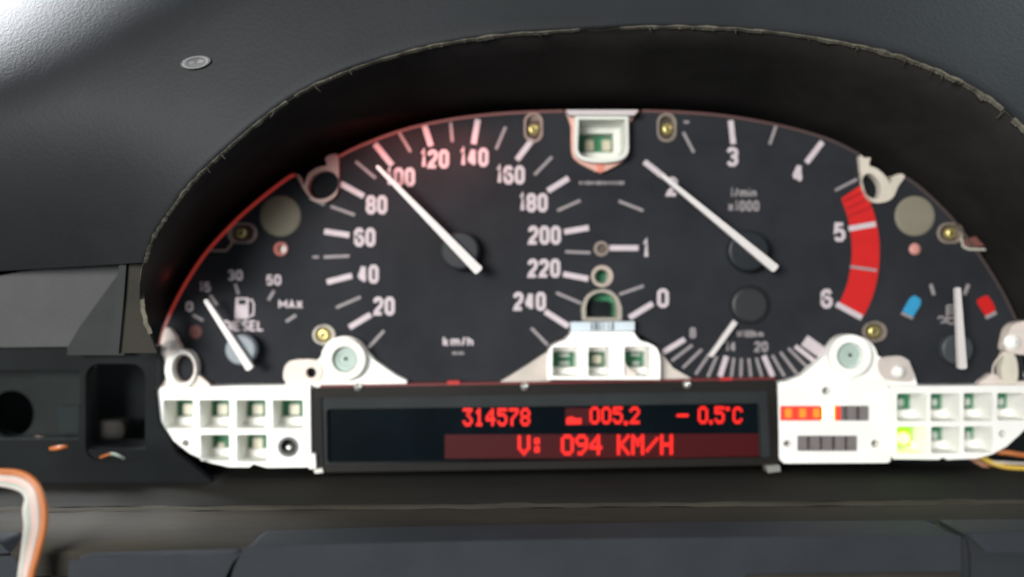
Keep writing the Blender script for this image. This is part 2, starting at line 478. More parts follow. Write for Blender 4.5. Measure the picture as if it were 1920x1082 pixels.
wire('wire', [(60, 820, -40), (95, 826, -8), (118, 830, 20), (140, 838, 30), (160, 850, 10)], 3.6, W_PK, wt)
wire('wire', [(50, 830, -40), (80, 838, 16), (102, 841, 42), (122, 838, 42), (150, 840, 0)], 4.2, W_OR, wt)
wt = empty('wire_tail', P(220, 860, 0), 'dim orange and white wire ends at the foot of the tall empty opening', 'wire')
wire('wire', [(150, 862, 10), (185, 858, 32), (205, 852, 40), (222, 852, 20), (240, 862, 0)], 2.6, W_OR, wt)
wire('wire', [(170, 852, 10), (198, 852, 20), (212, 851, 44), (226, 856, 42), (250, 868, 10)], 3.0, W_GN, wt)
wr = empty('wire_loop', P(1880, 880, -20), 'yellow and brown wires looping out behind the right end of the white block', 'wire')
wire('wire', [(1790, 830, -60), (1840, 858, -30), (1872, 872, -10), (1915, 878, 0), (2000, 876, 0)], 5.0, W_YE, wr)
wire('wire', [(1780, 835, -70), (1836, 868, -44), (1868, 882, -24), (1915, 888, -12), (2000, 886, 0)], 4.0, W_BR, wr)
wire('wire', [(1800, 830, -60), (1848, 862, -24), (1880, 867, -6), (1930, 869, 4), (2000, 866, 0)], 2.5, W_WH, wr)
wire('wire', [(1820, 830, -60), (1868, 846, -14), (1890, 849, -2), (1930, 854, 6), (2000, 850, 0)], 5.2, W_OR, wr)

# ---- shelf below the cluster and lower trim
def rowsurf(rws, xs, name, mt, kind='structure', amp=0.0, parent=None, smooth=True):
    vs = []; fs = []; n = len(xs)
    for j, fn in enumerate(rws):
        for x in xs:
            y, f = fn(x)
            vs.append(P(x, y, f) + Vector((0, 0, noise.noise(Vector((x * .012, j * 1.7, 0))) * amp * S)))
    for j in range(len(rws) - 1):
        for i in range(n - 1): fs.append((j * n + i, j * n + i + 1, (j + 1) * n + i + 1, (j + 1) * n + i))
    o = M().add(vs, fs).build(name, mt, parent, smooth=smooth)
    if kind: o['kind'] = kind
    return o


xs = [-700 + 20 * i for i in range(170)]


def tilt(x): return -0.008 * (x - 960)


def sag(x): return max(0.0, (430 - x)) * 0.10


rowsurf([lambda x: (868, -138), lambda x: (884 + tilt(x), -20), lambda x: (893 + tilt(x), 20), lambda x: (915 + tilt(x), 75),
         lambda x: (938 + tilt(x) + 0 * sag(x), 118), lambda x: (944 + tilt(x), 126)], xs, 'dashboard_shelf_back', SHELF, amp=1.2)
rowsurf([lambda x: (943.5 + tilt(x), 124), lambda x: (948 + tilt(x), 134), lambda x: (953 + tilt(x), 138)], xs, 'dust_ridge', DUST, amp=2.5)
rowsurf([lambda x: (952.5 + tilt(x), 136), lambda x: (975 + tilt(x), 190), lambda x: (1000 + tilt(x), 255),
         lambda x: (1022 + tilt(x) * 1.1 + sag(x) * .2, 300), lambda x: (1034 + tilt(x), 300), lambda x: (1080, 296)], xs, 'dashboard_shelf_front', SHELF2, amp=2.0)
low = empty('steering_column_cover', P(960, 1082, 320), 'blue grey lower trim running along the bottom under the dusty shelf', 'dashboard trim')
prism([(130, 1052), (160, 1045), (300, 1041), (452, 1037), (436, 1056), (414, 1100), (400, 1400), (100, 1400)], 322, 250).build('left_trim', TRIM, low, bevel=12)
prism([(430, 1050), (470, 1030), (480, 1036), (480, 1400), (380, 1400)], 306, 240).build('shadow_gap', TRIMD, low, bevel=2)
prism([(456, 1026), (640, 1020), (1000, 1012), (1400, 1007), (1802, 1004), (1806, 1400), (430, 1400), (416, 1150), (438, 1066)], 328, 250).build('centre_trim', TRIM, low, bevel=14)
prism([(1798, 1010), (1824, 1006), (1824, 1400), (1798, 1400)], 320, 250).build('shadow_gap', TRIMD, low, bevel=2)
prism([(1812, 1003), (2300, 998), (2300, 1400), (1820, 1400), (1820, 1040)], 326, 250).build('right_trim', TRIMD, low, bevel=5)
prism([(1812, 1001), (2300, 996), (2300, 1034), (1850, 1036)], 334, 327).build('right_ledge', TRIM, low, bevel=3)
prism([(1400, 1079), (1700, 1075), (1800, 1074), (1798, 1400), (1400, 1400)], 333, 329).build('lower_lip', mat('lip_brown', (0.022, 0.018, 0.014, 1), 0.6, 0.3, var=0.2, vscale=60), low, bevel=2)
prism([(-300, 1015), (0, 1018), (30, 1050), (62, 1110), (62, 1400), (-300, 1400)], 300, 250).build('corner_trim', TRIM, low, bevel=5)

# ------------------------------------------------------------------ instrument cluster
cl = empty('instrument_cluster', P(960, 880, 0), 'stripped instrument cluster with black dials, white lamp housings and a lit red display', 'instrument cluster')

left_edge = crom([(300, 662), (303, 632), (318, 590), (345, 537), (380, 483), (415, 442), (455, 402), (500, 364), (540, 334), (553, 328)], 5)
top_edge = crom([(632, 296), (660, 281), (700, 264), (750, 246), (800, 233), (860, 222), (930, 214), (1000, 210), (1100, 208), (1200, 208), (1300, 212),
                 (1370, 219), (1440, 231), (1500, 245), (1560, 264), (1612, 290)], 4)
right_edge = crom([(1696, 332), (1720, 348), (1760, 384), (1800, 428), (1840, 484), (1875, 540), (1900, 590), (1912, 625), (1920, 690)], 5)
face = left_edge + [(572, 352), (590, 384), (633, 372), (632, 340)] + top_edge + [(1614, 330), (1622, 372), (1660, 380), (1680, 358)] + right_edge + [(1920, 722), (300, 724)]
disc_holes = [ell(603, 345, 27, 25, 24, -35), ell(1640, 346, 21, 27, 24, 15), ell(345, 692, 27, 38, 24), ell(1886, 692, 24, 38, 24),
              ell(528, 467, 13, 14, 20), ell(1128, 467, 13, 13, 20), ell(1129, 518, 20, 20, 24),
              [(1094, 602), (1091, 575), (1098, 556), (1112, 545), (1128, 541), (1146, 545), (1160, 557), (1166, 577), (1163, 602)],
              rrect(983, 212, 1018, 266, 17, 6), rrect(1232, 214, 1268, 266, 17, 6), rrect(428, 418, 482, 457, 18, 6),
              rrect(1757, 418, 1806, 457, 18, 6), ell(607, 628, 22, 20, 20), ell(1640, 622, 24, 20, 20),
              [(1060, 196), (1204, 196), (1186, 220), (1183, 285), (1172, 303), (1126, 324), (1080, 303), (1069, 285), (1066, 220)]]
# the plate's top hole would touch the rim: cut it into the outline instead
ti = [i for i, p in enumerate(top_edge) if 1050 < p[0] < 1210]
shield = [(1056, 208), (1069, 228), (1071, 288), (1083, 306), (1126, 326), (1170, 306), (1181, 288), (1184, 228), (1204, 208)]
top2 = [p for p in top_edge if p[0] < 1050] + shield + [p for p in top_edge if p[0] > 1210]
face = left_edge + [(566, 352), (577, 372), (605, 386), (634, 368), (632, 335)] + top2 + [(1613, 325), (1620, 366), (1650, 380), (1676, 366)] + right_edge + [(1918, 722), (1246, 722), (1238, 650), (1200, 628), (1062, 628), (1026, 650), (1020, 722), (300, 724), (298, 700)]
face_holes = [disc_holes[i] for i in (4, 5, 6, 7, 8, 9, 10, 11, 12, 13)]
dial = prism(face, 0, -6, holes=[(h, 1.0) for h in face_holes]).build('dial_face', DIAL, cl)

# white rear housing behind the face, its glowing rim just proud of the face's edge
rear = prism([(294, 662)] + [(x + 2, y + 2) for x, y in left_edge[4:]] + [(578, 372), (600, 372), (625, 300)] +
             [(x, y + 2) for x, y in top2] + [(1620, 296), (1632, 322), (1680, 356)] + [(x - 2, y + 2) for x, y in right_edge] + [(1924, 706), (1244, 706), (1240, 648), (1200, 626), (1062, 626), (1024, 648), (1020, 706), (294, 706)], -9, -60,
             holes=[(h, 0.9) for h in (ell(1129, 518, 13, 14, 20), [(1098, 597), (1097, 576), (1103, 560), (1113, 551), (1128, 547), (1143, 550), (1154, 562), (1158, 576), (1158, 597)])])
rear.build('rear_housing', CREAM, cl)
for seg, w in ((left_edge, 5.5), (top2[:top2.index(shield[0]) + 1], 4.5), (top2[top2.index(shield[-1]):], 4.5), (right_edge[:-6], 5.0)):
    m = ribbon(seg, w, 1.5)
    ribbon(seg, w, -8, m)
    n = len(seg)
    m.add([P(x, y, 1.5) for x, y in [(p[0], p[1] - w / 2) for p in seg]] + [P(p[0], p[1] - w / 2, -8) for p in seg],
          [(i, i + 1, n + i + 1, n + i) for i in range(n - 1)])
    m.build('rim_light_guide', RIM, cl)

# ---- printed marks (thin raised ink)
def tick(a, b, w, mt=PRINT, f=0.8, parent=None):
    return ribbon([a, b], w, f).build('tick_mark', mt, parent or dial)


MAJ = [((655, 614), (695, 590)), ((613, 529), (660, 517)), ((608, 434), (655, 441)), ((638, 344), (682, 368)), ((703, 270), (735, 310)),
       ((796, 236), (808, 274)), ((896, 224), (888, 270)), ((998, 262), (969, 300)), ((1066, 334), (1027, 358)), ((1104, 427), (1058, 435)),
       ((1103, 523), (1056, 514)), ((1066, 612), (1022, 584)),
       ((1180, 596), (1224, 569)), ((1143, 465), (1197, 465)), ((1208, 303), (1246, 333)), ((1370, 226), (1375, 270)), ((1542, 266), (1512, 305)),
       ((1568, 570), (1616, 596))]
MIN = [((690, 653), (720, 620)), ((630, 577), (676, 557)), ((607, 482), (655, 480)), ((620, 387), (665, 403)), ((667, 303), (704, 334)),
       ((748, 248), (770, 285)), ((845, 230), (848, 266)), ((948, 238), (930, 280)), ((1035, 294), (1002, 328)), ((1088, 376), (1045, 395)),
       ((1107, 474), (1060, 472)), ((1090, 569), (1043, 549)), ((996, 615), (1027, 647)),
       ((1161, 552), (1207, 536)), ((1160, 377), (1206, 395)), ((1281, 248), (1301, 286)), ((1455, 236), (1443, 271))]
for a, b in MAJ: tick(a, b, 10.5)
for a, b in MIN: tick(a, b, 5.5, PRINTGREY)
# tachometer red zone
inn = crom([(1577, 372), (1590, 410), (1596, 445), (1597, 482), (1592, 518), (1584, 545), (1571, 574)], 6)
out = crom([(1616, 346), (1636, 392), (1646, 432), (1649, 472), (1646, 515), (1636, 556), (1620, 592)], 6)
n = len(inn)
M().add([P(x, y, .7) for x, y in inn] + [P(x, y, .7) for x, y in out], [(i, i + 1, n + i + 1, n + i) for i in range(n - 1)]).build('red_zone', REDP, dial)
REDDK = mat('dark_red_print', (0.30, 0.010, 0.012, 1), 0.6, 0.2, var=0.05)
tick((1582, 378), (1622, 358), 3.5, REDDK, 1.0); tick((1588, 392), (1628, 372), 3, REDDK, 1.0); tick((1591, 406), (1634, 388), 3, REDDK, 1.0)
tick((1566, 357), (1607, 336), 5, PRINTGREY)
tick((1591, 429), (1642, 420), 10, PRINT, 1.2); tick((1594, 500), (1644, 507), 5, PRINTGREY, 1.2)
# consumption fan
for a, b, w in [((1284, 636), (1243, 661), 10), ((1372, 0), (0, 0), 0), ((1362, 668), (1350, 706), 10), ((1432, 667), (1449, 706), 10), ((1491, 649), (1532, 681), 8.5), ((1508, 638), (1550, 667), 22)]:
    if w: tick(a, b, w)
for a, b in [((1298, 647), (1259, 677)), ((1316, 655), (1280, 690)), ((1330, 664), (1304, 702)), ((1344, 668), (1327, 707)), ((1376, 671), (1371, 708)),
             ((1390, 672), (1389, 708)), ((1404, 672), (1408, 708)), ((1418, 671), (1429, 708)), ((1448, 666), (1471, 706)), ((1463, 660), (1494, 701)), ((1478, 653), (1516, 691))]:
    tick(a, b, 5.5, PRINTGREY)
# fuel
for a, b in [((361, 590), (381, 601)), ((394, 553), (407, 572)), ((441, 532), (447, 552)), ((514, 545), (503, 563)), ((555, 591), (536, 603))]: tick(a, b, 5.5, PRINTGREY)
# temperature
tick((1745, 533), (1751, 553), 6.5, PRINTGREY); tick((1816, 533), (1808, 553), 7, PRINTGREY)
prism([(1710, 556), (1716, 554), (1727, 562), (1726, 572), (1712, 594), (1692, 584), (1704, 562)], .9, .1).build('cold_mark', BLUEP, dial)
prism([(1846, 555), (1852, 554), (1862, 568), (1867, 582), (1848, 593), (1832, 568), (1834, 561)], .9, .1).build('hot_mark', REDP, dial)
tick((1690, 587), (1712, 597), 5, PRINTGREY, 1.2); tick((1848, 596), (1868, 586), 7, PRINTGREY, 1.2)

# ---- numerals and letters from strokes
G = {
    '0': [([(.28, 0), (.72, 0), (1, .16), (1, .84), (.72, 1), (.28, 1), (0, .84), (0, .16)], 1)],
    '1': [([(.05, .2), (.35, .14), (.6, 0), (.6, 1)], 0)],
    '2': [([(0, .26), (.05, .1), (.3, 0), (.7, 0), (1, .14), (1, .32), (.85, .5), (.15, .82), (0, 1), (1, 1)], 0)],
    '3': [([(0, .2), (.25, 0), (.72, 0), (1, .12), (1, .36), (.7, .48), (.35, .48)], 0), ([(.35, .49), (.7, .49), (1, .62), (1, .86), (.72, 1), (.25, 1), (0, .82)], 0)],
    '4': [([(.72, 0), (.72, 1)], 0), ([(.62, 0), (.02, .70)], 0), ([(-.04, .74), (1.05, .74)], 0)],
    '5': [([(.95, 0), (.12, 0), (.05, .46), (.35, .38), (.75, .4), (1, .54), (1, .84), (.75, 1), (.25, 1), (0, .84)], 0)],
    '6': [([(1, .18), (.72, 0), (.28, 0), (0, .16), (0, .84), (.28, 1), (.72, 1), (1, .84), (1, .58), (.72, .44), (.3, .44), (0, .56)], 0)],
    '8': [([(.28, 0), (.72, 0), (.97, .12), (.97, .36), (.72, .47), (.28, .47), (.03, .36), (.03, .12)], 1), ([(.28, .48), (.72, .48), (1, .62), (1, .86), (.72, 1), (.28, 1), (0, .86), (0, .62)], 1)],
    '7': [([(0, 0), (1, 0), (.4, 1)], 0)],
    'k': [([(0, 0), (0, 1)], 0), ([(.9, .35), (.1, .7), (.95, 1)], 0)],
    'm': [([(0, 1), (0, .35), (.35, .33), (.5, .45), (.5, 1)], 0), ([(.5, .45), (.65, .33), (.9, .35), (1, .5), (1, 1)], 0)],
    'h': [([(0, 0), (0, 1)], 0), ([(0, .5), (.5, .35), (.95, .5), (.95, 1)], 0)],
    '/': [([(0, 1), (1, 0)], 0)],
    'i': [([(.5, .35), (.5, 1)], 0), ([(.5, .02), (.5, .14)], 0)],
    'n': [([(0, 1), (0, .35)], 0), ([(0, .5), (.5, .35), (.95, .5), (.95, 1)], 0)],
    'x': [([(0, .35), (1, 1)], 0), ([(1, .35), (0, 1)], 0)],
    'l': [([(.5, 0), (.5, 1)], 0)],
    'M': [([(0, 1), (0, 0), (.5, .6), (1, 0), (1, 1)], 0)], 'A': [([(0, 1), (.5, 0), (1, 1)], 0), ([(.2, .68), (.8, .68)], 0)],
    'X': [([(0, 0), (1, 1)], 0), ([(1, 0), (0, 1)], 0)],
    'D': [([(0, 0), (.6, 0), (1, .2), (1, .8), (.6, 1), (0, 1)], 1)], 'I': [([(.5, 0), (.5, 1)], 0)],
    'E': [([(1, 0), (0, 0), (0, 1), (1, 1)], 0), ([(0, .5), (.85, .5)], 0)],
    'S': [([(1, .16), (.72, 0), (.28, 0), (0, .14), (0, .36), (.3, .47), (.7, .53), (1, .66), (1, .86), (.72, 1), (.28, 1), (0, .84)], 0)],
    'L': [([(0, 0), (0, 1), (1, 1)], 0)], 'F': [([(1, 0), (0, 0), (0, 1)], 0), ([(0, .5), (.8, .5)], 0)],
}


def text(name, s, cx, cy, h, w, gap, t, mt=PRINT, ang=0.0, f=0.8, widths=None):
    m = M(); ws = []
    for ch in s: ws.append(w * {'1': .62, 'i': .35, 'l': .35, 'I': .35, '/': .7, 'm': 1.45, 'M': 1.3}.get(ch, 1))
    tot = sum(ws) + gap * (len(s) - 1); x = -tot / 2; ca, sa = math.cos(ang), math.sin(ang); lay = 0
    for ch, wd in zip(s, ws):
        if ch != ' ':
            for pts, closed in G[ch]:
                q = []
                for u, v in pts:
                    lx = x + t / 2 + u * (wd - t); ly = -h / 2 + t / 2 + v * (h - t)
                    q.append((cx + lx * ca - ly * sa, cy + lx * sa + ly * ca))
                ribbon(q, t, f + lay * .12, m, closed=bool(closed)); lay = (lay + 1) % 4
        x += wd + gap
    return m.build(name, mt, dial)


for s, x, y in [('20', 720, 574), ('40', 690, 514), ('60', 684, 445), ('80', 706, 384), ('100', 751, 332), ('120', 815, 298), ('140', 889, 295),
                ('160', 957, 328), ('180', 1000, 380), ('200', 1021, 441), ('220', 1020, 503), ('240', 993, 565),
                ('0', 1243, 559), ('1', 1211, 467), ('2', 1260, 350), ('3', 1373, 294), ('4', 1496, 325), ('5', 1574, 435), ('6', 1550, 560)]:
    if len(s) == 1: text('numeral', s, x, y, 36, 22, 2.2, 7.2)
    else: text('numeral', s, x, y, 35, 19, 2.0, 7.0)
text('lettering', 'km/h', 859, 640, 19, 12, 2.5, 4)
text('lettering', 'mm', 859, 662, 9, 7, 1.5, 2.6, PRINTGREY)
text('lettering', '1/min', 1394, 361, 18, 10, 2, 3.4, PRINTGREY)
text('lettering', 'x1000', 1394, 386, 20, 11, 2, 3.8, PRINTGREY)
text('lettering', '8', 1299, 624, 20, 12, 1.5, 4.2, PRINTGREY); text('lettering', '14', 1370, 650, 20, 11, 1.5, 4.2, PRINTGREY); text('lettering', '20', 1427, 650, 20, 12, 1.5, 4.2, PRINTGREY)
text('lettering', 'l/100km', 1407, 626, 13, 7, 1, 2.8, PRINTGREY)
text('lettering', '0', 355, 575, 19, 14, 1, 4.5, PRINT); text('lettering', '15', 384, 538, 19, 13, 1, 4.2, PRINT); text('lettering', '30', 441, 516, 20, 13, 2, 4.2, PRINT); text('lettering', '50', 513, 525, 20, 13, 2, 4.2, PRINT)
text('lettering', 'MAX', 545, 571, 16, 13, 1.5, 3.8, PRINT); text('lettering', 'DIESEL', 457, 611, 20, 13, 1.2, 3.8, PRINT)
# tiny line of print below the shield
m = M(); x = 1086
while x < 1166:
    w = random.choice([3.5, 4.5, 5.5]); ribbon([(x, 343), (x + w, 343)], random.choice([5, 6.5, 7]), .8, m); x += w + random.choice([1.2, 1.5, 3])
m.build('small_print', PRINTGREY, dial)
m = M(); ribbon([(586, 482), (598, 482)], 4.5, .8, m); ribbon([(1282, 229), (1292, 229)], 5, .8, m); m.build('small_dots', PRINTGREY, dial)
# fuel pump pictogram
m = prism([(442, 558), (466, 558), (466, 598), (440, 598)], .9, .2, holes=[(rrect(447, 562, 461, 571, 1), 1)])
ribbon([(466, 563), (472, 562), (476, 570), (475, 590), (468, 594)], 3.4, 1.1, m); m.build('fuel_pump_symbol', PRINT, dial)
# thermometer pictogram
m = ribbon([(1776, 572), (1776, 596)], 4, .9)
for y in (573, 580, 587): ribbon([(1778, y), (1794, y)], 3.4, .9, m)
ribbon(crom([(1758, 597), (1766, 594), (1774, 599), (1784, 596), (1796, 599)], 4), 3.6, 1.0, m)
ribbon(crom([(1764, 605), (1774, 603), (1784, 607), (1798, 604)], 4), 3.4, 1.0, m); m.build('coolant_symbol', PRINTGREY, dial)

# ---- blank lamp discs and small bores in the dials
lathe(525, 405, [(.1, 2), (34, 2), (38, 1), (39.5, -1)], 40).build('lamp_disc', OLIVE, cl, label='olive disc upper left of the fuel gauge')
lathe(1716, 405, [(.1, 2), (33, 2), (37, 1), (38, -1)], 40).build('lamp_disc', TAUPE, cl, label='taupe disc upper right above the temperature gauge')
RUST = mat('spot_rust', (0.16, 0.060, 0.048, 1), 0.6, 0.3, var=0.1, vscale=200)
PINKSPOT = mat('spot_pink', (0.50, 0.22, 0.19, 1), 0.5, 0.4, var=0.25, vscale=300)
lathe(366, 622, [(.1, 1), (12, 1), (13.5, -1)], 24).build('lamp_spot', RUST, cl)
lathe(1717, 467, [(.1, 3), (6, 3), (10, 1), (12, -1)], 24).build('lamp_spot', PINKSPOT, cl)
REDRING = mat('ring_red', (0.42, 0.07, 0.05, 1), 0.5, 0.4, var=0.1, vscale=200)


def ring(name, cx, cy, ro, ri, f1, f0, mt, rx=1.0, rot=0.0, parent=cl, label=None, hx=0, hy=0, n=32):
    prof_out = ell(cx, cy, ro * rx, ro, n, rot)
    return prism(prof_out, f1, f0, holes=[(ell(cx + hx, cy + hy, ri * rx, ri, n, rot), 0.97)]).build(name, mt, parent, bevel=1.0, label=label)


ring('bore_ring', 526, 467, 13, 8.5, .5, -30, REDRING, hx=3)
lathe(1128, 467, [(.1, -7), (12, -7), (14, -8)], 24).build('bore_plug', mat('plug_brown', (0.10, 0.075, 0.062, 1), 0.6, 0.3, var=0.2, vscale=300), cl)
ring('bore_ring', 1127.5, 466.5, 14, 9.5, .8, -5, mat('ring_brown', (0.25, 0.20, 0.17, 1), 0.5, 0.4, var=0.15, vscale=300), hx=1, hy=0)
ring('bore_ring', 1129, 518, 20.5, 14, .8, -8, mat('ring_tan', (0.42, 0.35, 0.29, 1), 0.5, 0.4, var=0.12, vscale=300), hx=-1, hy=.5)
lathe(1128, 518, [(.1, -40), (22, -40), (22, -42)], 24).build('circuit_board', PCB, cl)
# D shaped sensor window
Do = [(1091, 601), (1090, 578), (1096, 560), (1108, 548), (1126, 543), (1144, 546), (1158, 557), (1166, 577), (1166, 601)]
Di = [(1099, 596), (1098, 577), (1103, 561), (1113, 552), (1127, 548), (1142, 551), (1153, 562), (1157, 578), (1157, 596)]
prism(crom(Do[1:-1], 3) + [Do[-1], Do[0]], 2, -20, holes=[(crom(Di[1:-1], 3) + [Di[-1], Di[0]], 0.96)]).build('sensor_window_frame', mat('window_frame_cream', (0.33, 0.30, 0.25, 1), 0.45, 0.4, var=0.08, vscale=200), cl, bevel=1)
prism(rrect(1094, 545, 1164, 606, 6), -36, -44).build('circuit_board', PCB, cl)
prism(rrect(1103, 564, 1144, 600, 7), -22, -34).build('sensor', BLACK, cl, bevel=1.5)

# ---- screws sunk in pill-shaped recesses
def screw(cx, cy, rx, ry, mt_c, dx=0, dy=0, r=11, rot=0):
    pill = rrect(cx - rx, cy - ry, cx + rx, cy + ry, min(rx, ry), 7)
    inner = [(cx + (x - cx) * .80, cy + (y - cy) * .86) for x, y in pill]
    rc = prism(pill, 1.2, -18, holes=[(inner, 0.92)]).build('screw_recess', mt_c, cl, bevel=1)
    sheet(inner, -9).build('recess_floor', mt_c, rc)
    h = M(); lathe(cx + dx, cy + dy, [(.1, -2), (3.2, -2), (3.8, -.6), (r * .62, -1), (r * .9, -3), (r, -6), (r, -9)], 20, h)
    s = h.build('screw', BRASS, rc, smooth=True)
    k = M()
    prism([(cx + dx - 5.5, cy + dy - 1.3), (cx + dx + 5.5, cy + dy - 1.3), (cx + dx + 5.5, cy + dy + 1.3), (cx + dx - 5.5, cy + dy + 1.3)], .3, -2.2, m=k)
    prism([(cx + dx - 1.3, cy + dy - 5.5), (cx + dx + 1.3, cy + dy - 5.5), (cx + dx + 1.3, cy + dy + 5.5), (cx + dx - 1.3, cy + dy + 5.5)], .5, -2.2, m=k)
    k.build('screw_cross', SCRD, rc)
    return rc


SCRD = mat('screw_slot_dark', (0.10, 0.085, 0.04, 1), 0.5, 0.5, 0.4)
RC1 = mat('recess_pinkish', (0.30, 0.21, 0.18, 1), 0.5, 0.4, var=0.12, vscale=200)
RC2 = mat('recess_taupe', (0.24, 0.20, 0.16, 1), 0.5, 0.4, var=0.12, vscale=200)
RC3 = mat('recess_pale', (0.46, 0.43, 0.36, 1), 0.5, 0.4, var=0.12, vscale=200)
screw(1000, 239, 17.5, 28, RC1, 1, 3); screw(1250, 239, 18, 27, RC2, 2, 2); screw(454, 437, 28, 19, RC1, -3, 0)
screw(1782, 437, 25, 19, RC2, 3, 0); screw(607, 628, 21, 18, RC3, -1, 0, 13); screw(1640, 622, 23, 18, RC2, 0, 0, 12)
# small latch loops at the rim
m = ribbon([(392, 470), (424, 470), (434, 458), (436, 450)], 4, 1.6); m.build('latch', RC1, cl)
m = ribbon([(1802, 446), (1806, 462), (1816, 467), (1848, 468)], 4, 1.6); m.build('latch', RC3, cl)
sheet([(1806, 448), (1830, 444), (1846, 462), (1812, 462)], 1.2).build('latch_web', RUST, cl)

# ---- needles
def needle(hx, hy, hr, a, b, wa, wb, hubm, fh=34, fn=48, label=None):
    hubf = fh
    sh = M(); lathe(hx, hy, [(.1, hubf), (hr * .86, hubf), (hr * .97, hubf - 2), (hr, hubf - 6), (hr, hubf - 16), (hr * .35, hubf - 17), (hr * .3, 1)], 40, sh)
    A = Vector(a); Bv = Vector(b); d = (Bv - A).normalized(); nr = Vector((-d.y, d.x))
    poly = [A + nr * wa * .3, A + nr * wa / 2 + d * 3, Bv + nr * wb / 2 - d * 2.5, Bv + nr * wb * .3, Bv - nr * wb * .3, Bv - nr * wb / 2 - d * 2.5, A - nr * wa / 2 + d * 3, A - nr * wa * .3]
    o = prism([(p.x, p.y) for p in poly], fn, fn - 9).build('needle', NEEDLE, cl, bevel=1.6, label=label)
    sh.build('needle_hub', hubm, o, smooth=False)
    return o


needle(862, 470, 36, (706, 311), (899, 509), 7, 18, HUB, label='speedometer needle pointing just below 100')
needle(1405, 470, 38, (1241, 328), (1456, 505), 7.5, 16, HUB, label='tachometer needle pointing at 2')
needle(450, 656, 29, (384, 562), (469, 693), 8, 15, HUBGREY, label='fuel needle near 15')
needle(1797, 655, 29, (1797, 539), (1806, 692), 9, 15, mat('hub_dark_grey', (0.045, 0.052, 0.058, 1), 0.5, 0.25, var=0.15, vscale=100), label='temperature needle standing upright')
o = prism([(1375, 600), (1383, 606), (1336, 670), (1328, 667)], 14, 8).build('needle', NEEDLE, cl, bevel=1.4, label='short consumption needle pointing down left')
h = lathe(1407, 572, [(.1, 5), (29, 5), (33, 3), (34, 0)], 40)
h.build('needle_hub', mat('hub_flush', (0.018, 0.019, 0.021, 1), 0.5, 0.4, var=0.1), o)
ribbon(ell(1407, 572, 36, 35, 36), 6, .6, closed=True).build('hub_groove', mat('groove_black', (0.008, 0.008, 0.009, 1), 0.7, 0.2), o)

# ---- white housings
# left lamp block with its cells
def lampcell(x0, y0, x1, y1, r=3): return (rrect(x0, y0, x1, y1, r), 0.95)


def block(name, outline, cells, f1, f0, label=None, mt=WHITE, bevel=1.2, extra=()):
    o = prism(outline, f1, f0, holes=[lampcell(*c) for c in cells] + list(extra)).build(name, mt, cl, bevel=bevel, label=label)
    return o


def at_back(x, y, f1, f):        # same straight-back line as a point traced on the front face at f1
    k = (DIST - f1) / (DIST - f)
    return 960 + (x - 960) * k, 541 + (y - 541) * k


def board(parent, x0, y0, x1, y1, f1, f, chips=(), mt=PCB):
    a = at_back(x0, y0, f1, f); b = at_back(x1, y1, f1, f)
    bd = prism(rrect(a[0], a[1], b[0], b[1], 1), f, f - 5).build('circuit_board', mt, parent)
    for cx, cy, w, h, cm in chips:
        prism(rrect(cx - w / 2, cy - h / 2, cx + w / 2, cy + h / 2, 2), f + 6, f).build('led_chip', cm, parent, bevel=1)
    return bd


F1, FB = 30, -30
lo = [(290, 742), (300, 728), (440, 724), (581, 722), (583, 876), (500, 877), (475, 870), (468, 876), (430, 876), (395, 868), (355, 850), (325, 826), (303, 793), (291, 764)]
lcells = [(306, 750, 362, 804), (374, 750, 430, 804), (443, 750, 498, 804), (511, 750, 568, 804), (376, 815, 430, 864), (444, 815, 500, 866)]
lb = block('lamp_block', lo, lcells, F1, FB - 10, 'white block of lamp pockets at the lower left',
           extra=[(ell(348, 831, 6.5, 6.5, 16), 0.9), (ell(540, 838, 19, 19, 28), 0.95)])
chips = {0: [(352, 768, 17, 20)], 1: [(417, 768, 18, 20)], 2: [(483, 768, 19, 19)], 3: [(552, 768, 18, 19)], 4: [(414, 835, 12, 9)], 5: [(483, 831, 18, 19)]}
for i, (x0, y0, x1, y1) in enumerate(lcells):
    wx = x1 - x0
    ch = [(cx, cy, w, h, CHIP) for cx, cy, w, h in chips[i]]
    board(lb, x0 - 2, y0 - 4, x1 + 2, y1 - 4, F1, FB, ch)
    # inner sill that narrows each pocket to its lamp
    a = at_back(x0 - 2, y1 - 14, F1, FB + 14); b = at_back(x1 + 2, y1 + 4, F1, FB + 14)
    prism([(a[0], a[1]), (b[0], a[1]), (b[0], b[1]), (a[0], b[1])], FB + 14, FB + 1).build('pocket_sill', WHITE, lb, bevel=1)
DARKIN = mat('bore_dark', (0.02, 0.02, 0.022, 1), 0.5, 0.4)
a = at_back(348, 831, F1, 8); sheet(ell(a[0], a[1], 9), 8).build('bore_floor', DARKIN, lb)
ring('socket_ring', 540, 838, 19, 14, F1 + 2, F1 - 20, mat('socket_grey', (0.10, 0.10, 0.10, 1), 0.35, 0.5, 0.3), parent=lb)
a = at_back(540, 838, F1, 2); lathe(a[0], a[1], [(.1, 4), (22, 4), (22, 0)], 24).build('bore_floor', DARKIN, lb)
lathe(541, 841, [(.1, 18), (4, 18), (8, 14), (9, 5)], 20).build('socket_contact', PIN, lb, smooth=True)
prism([(578, 853), (590, 851), (592, 878), (580, 880)], 34, 20).build('side_clip', WHITE, lb, bevel=1.5)

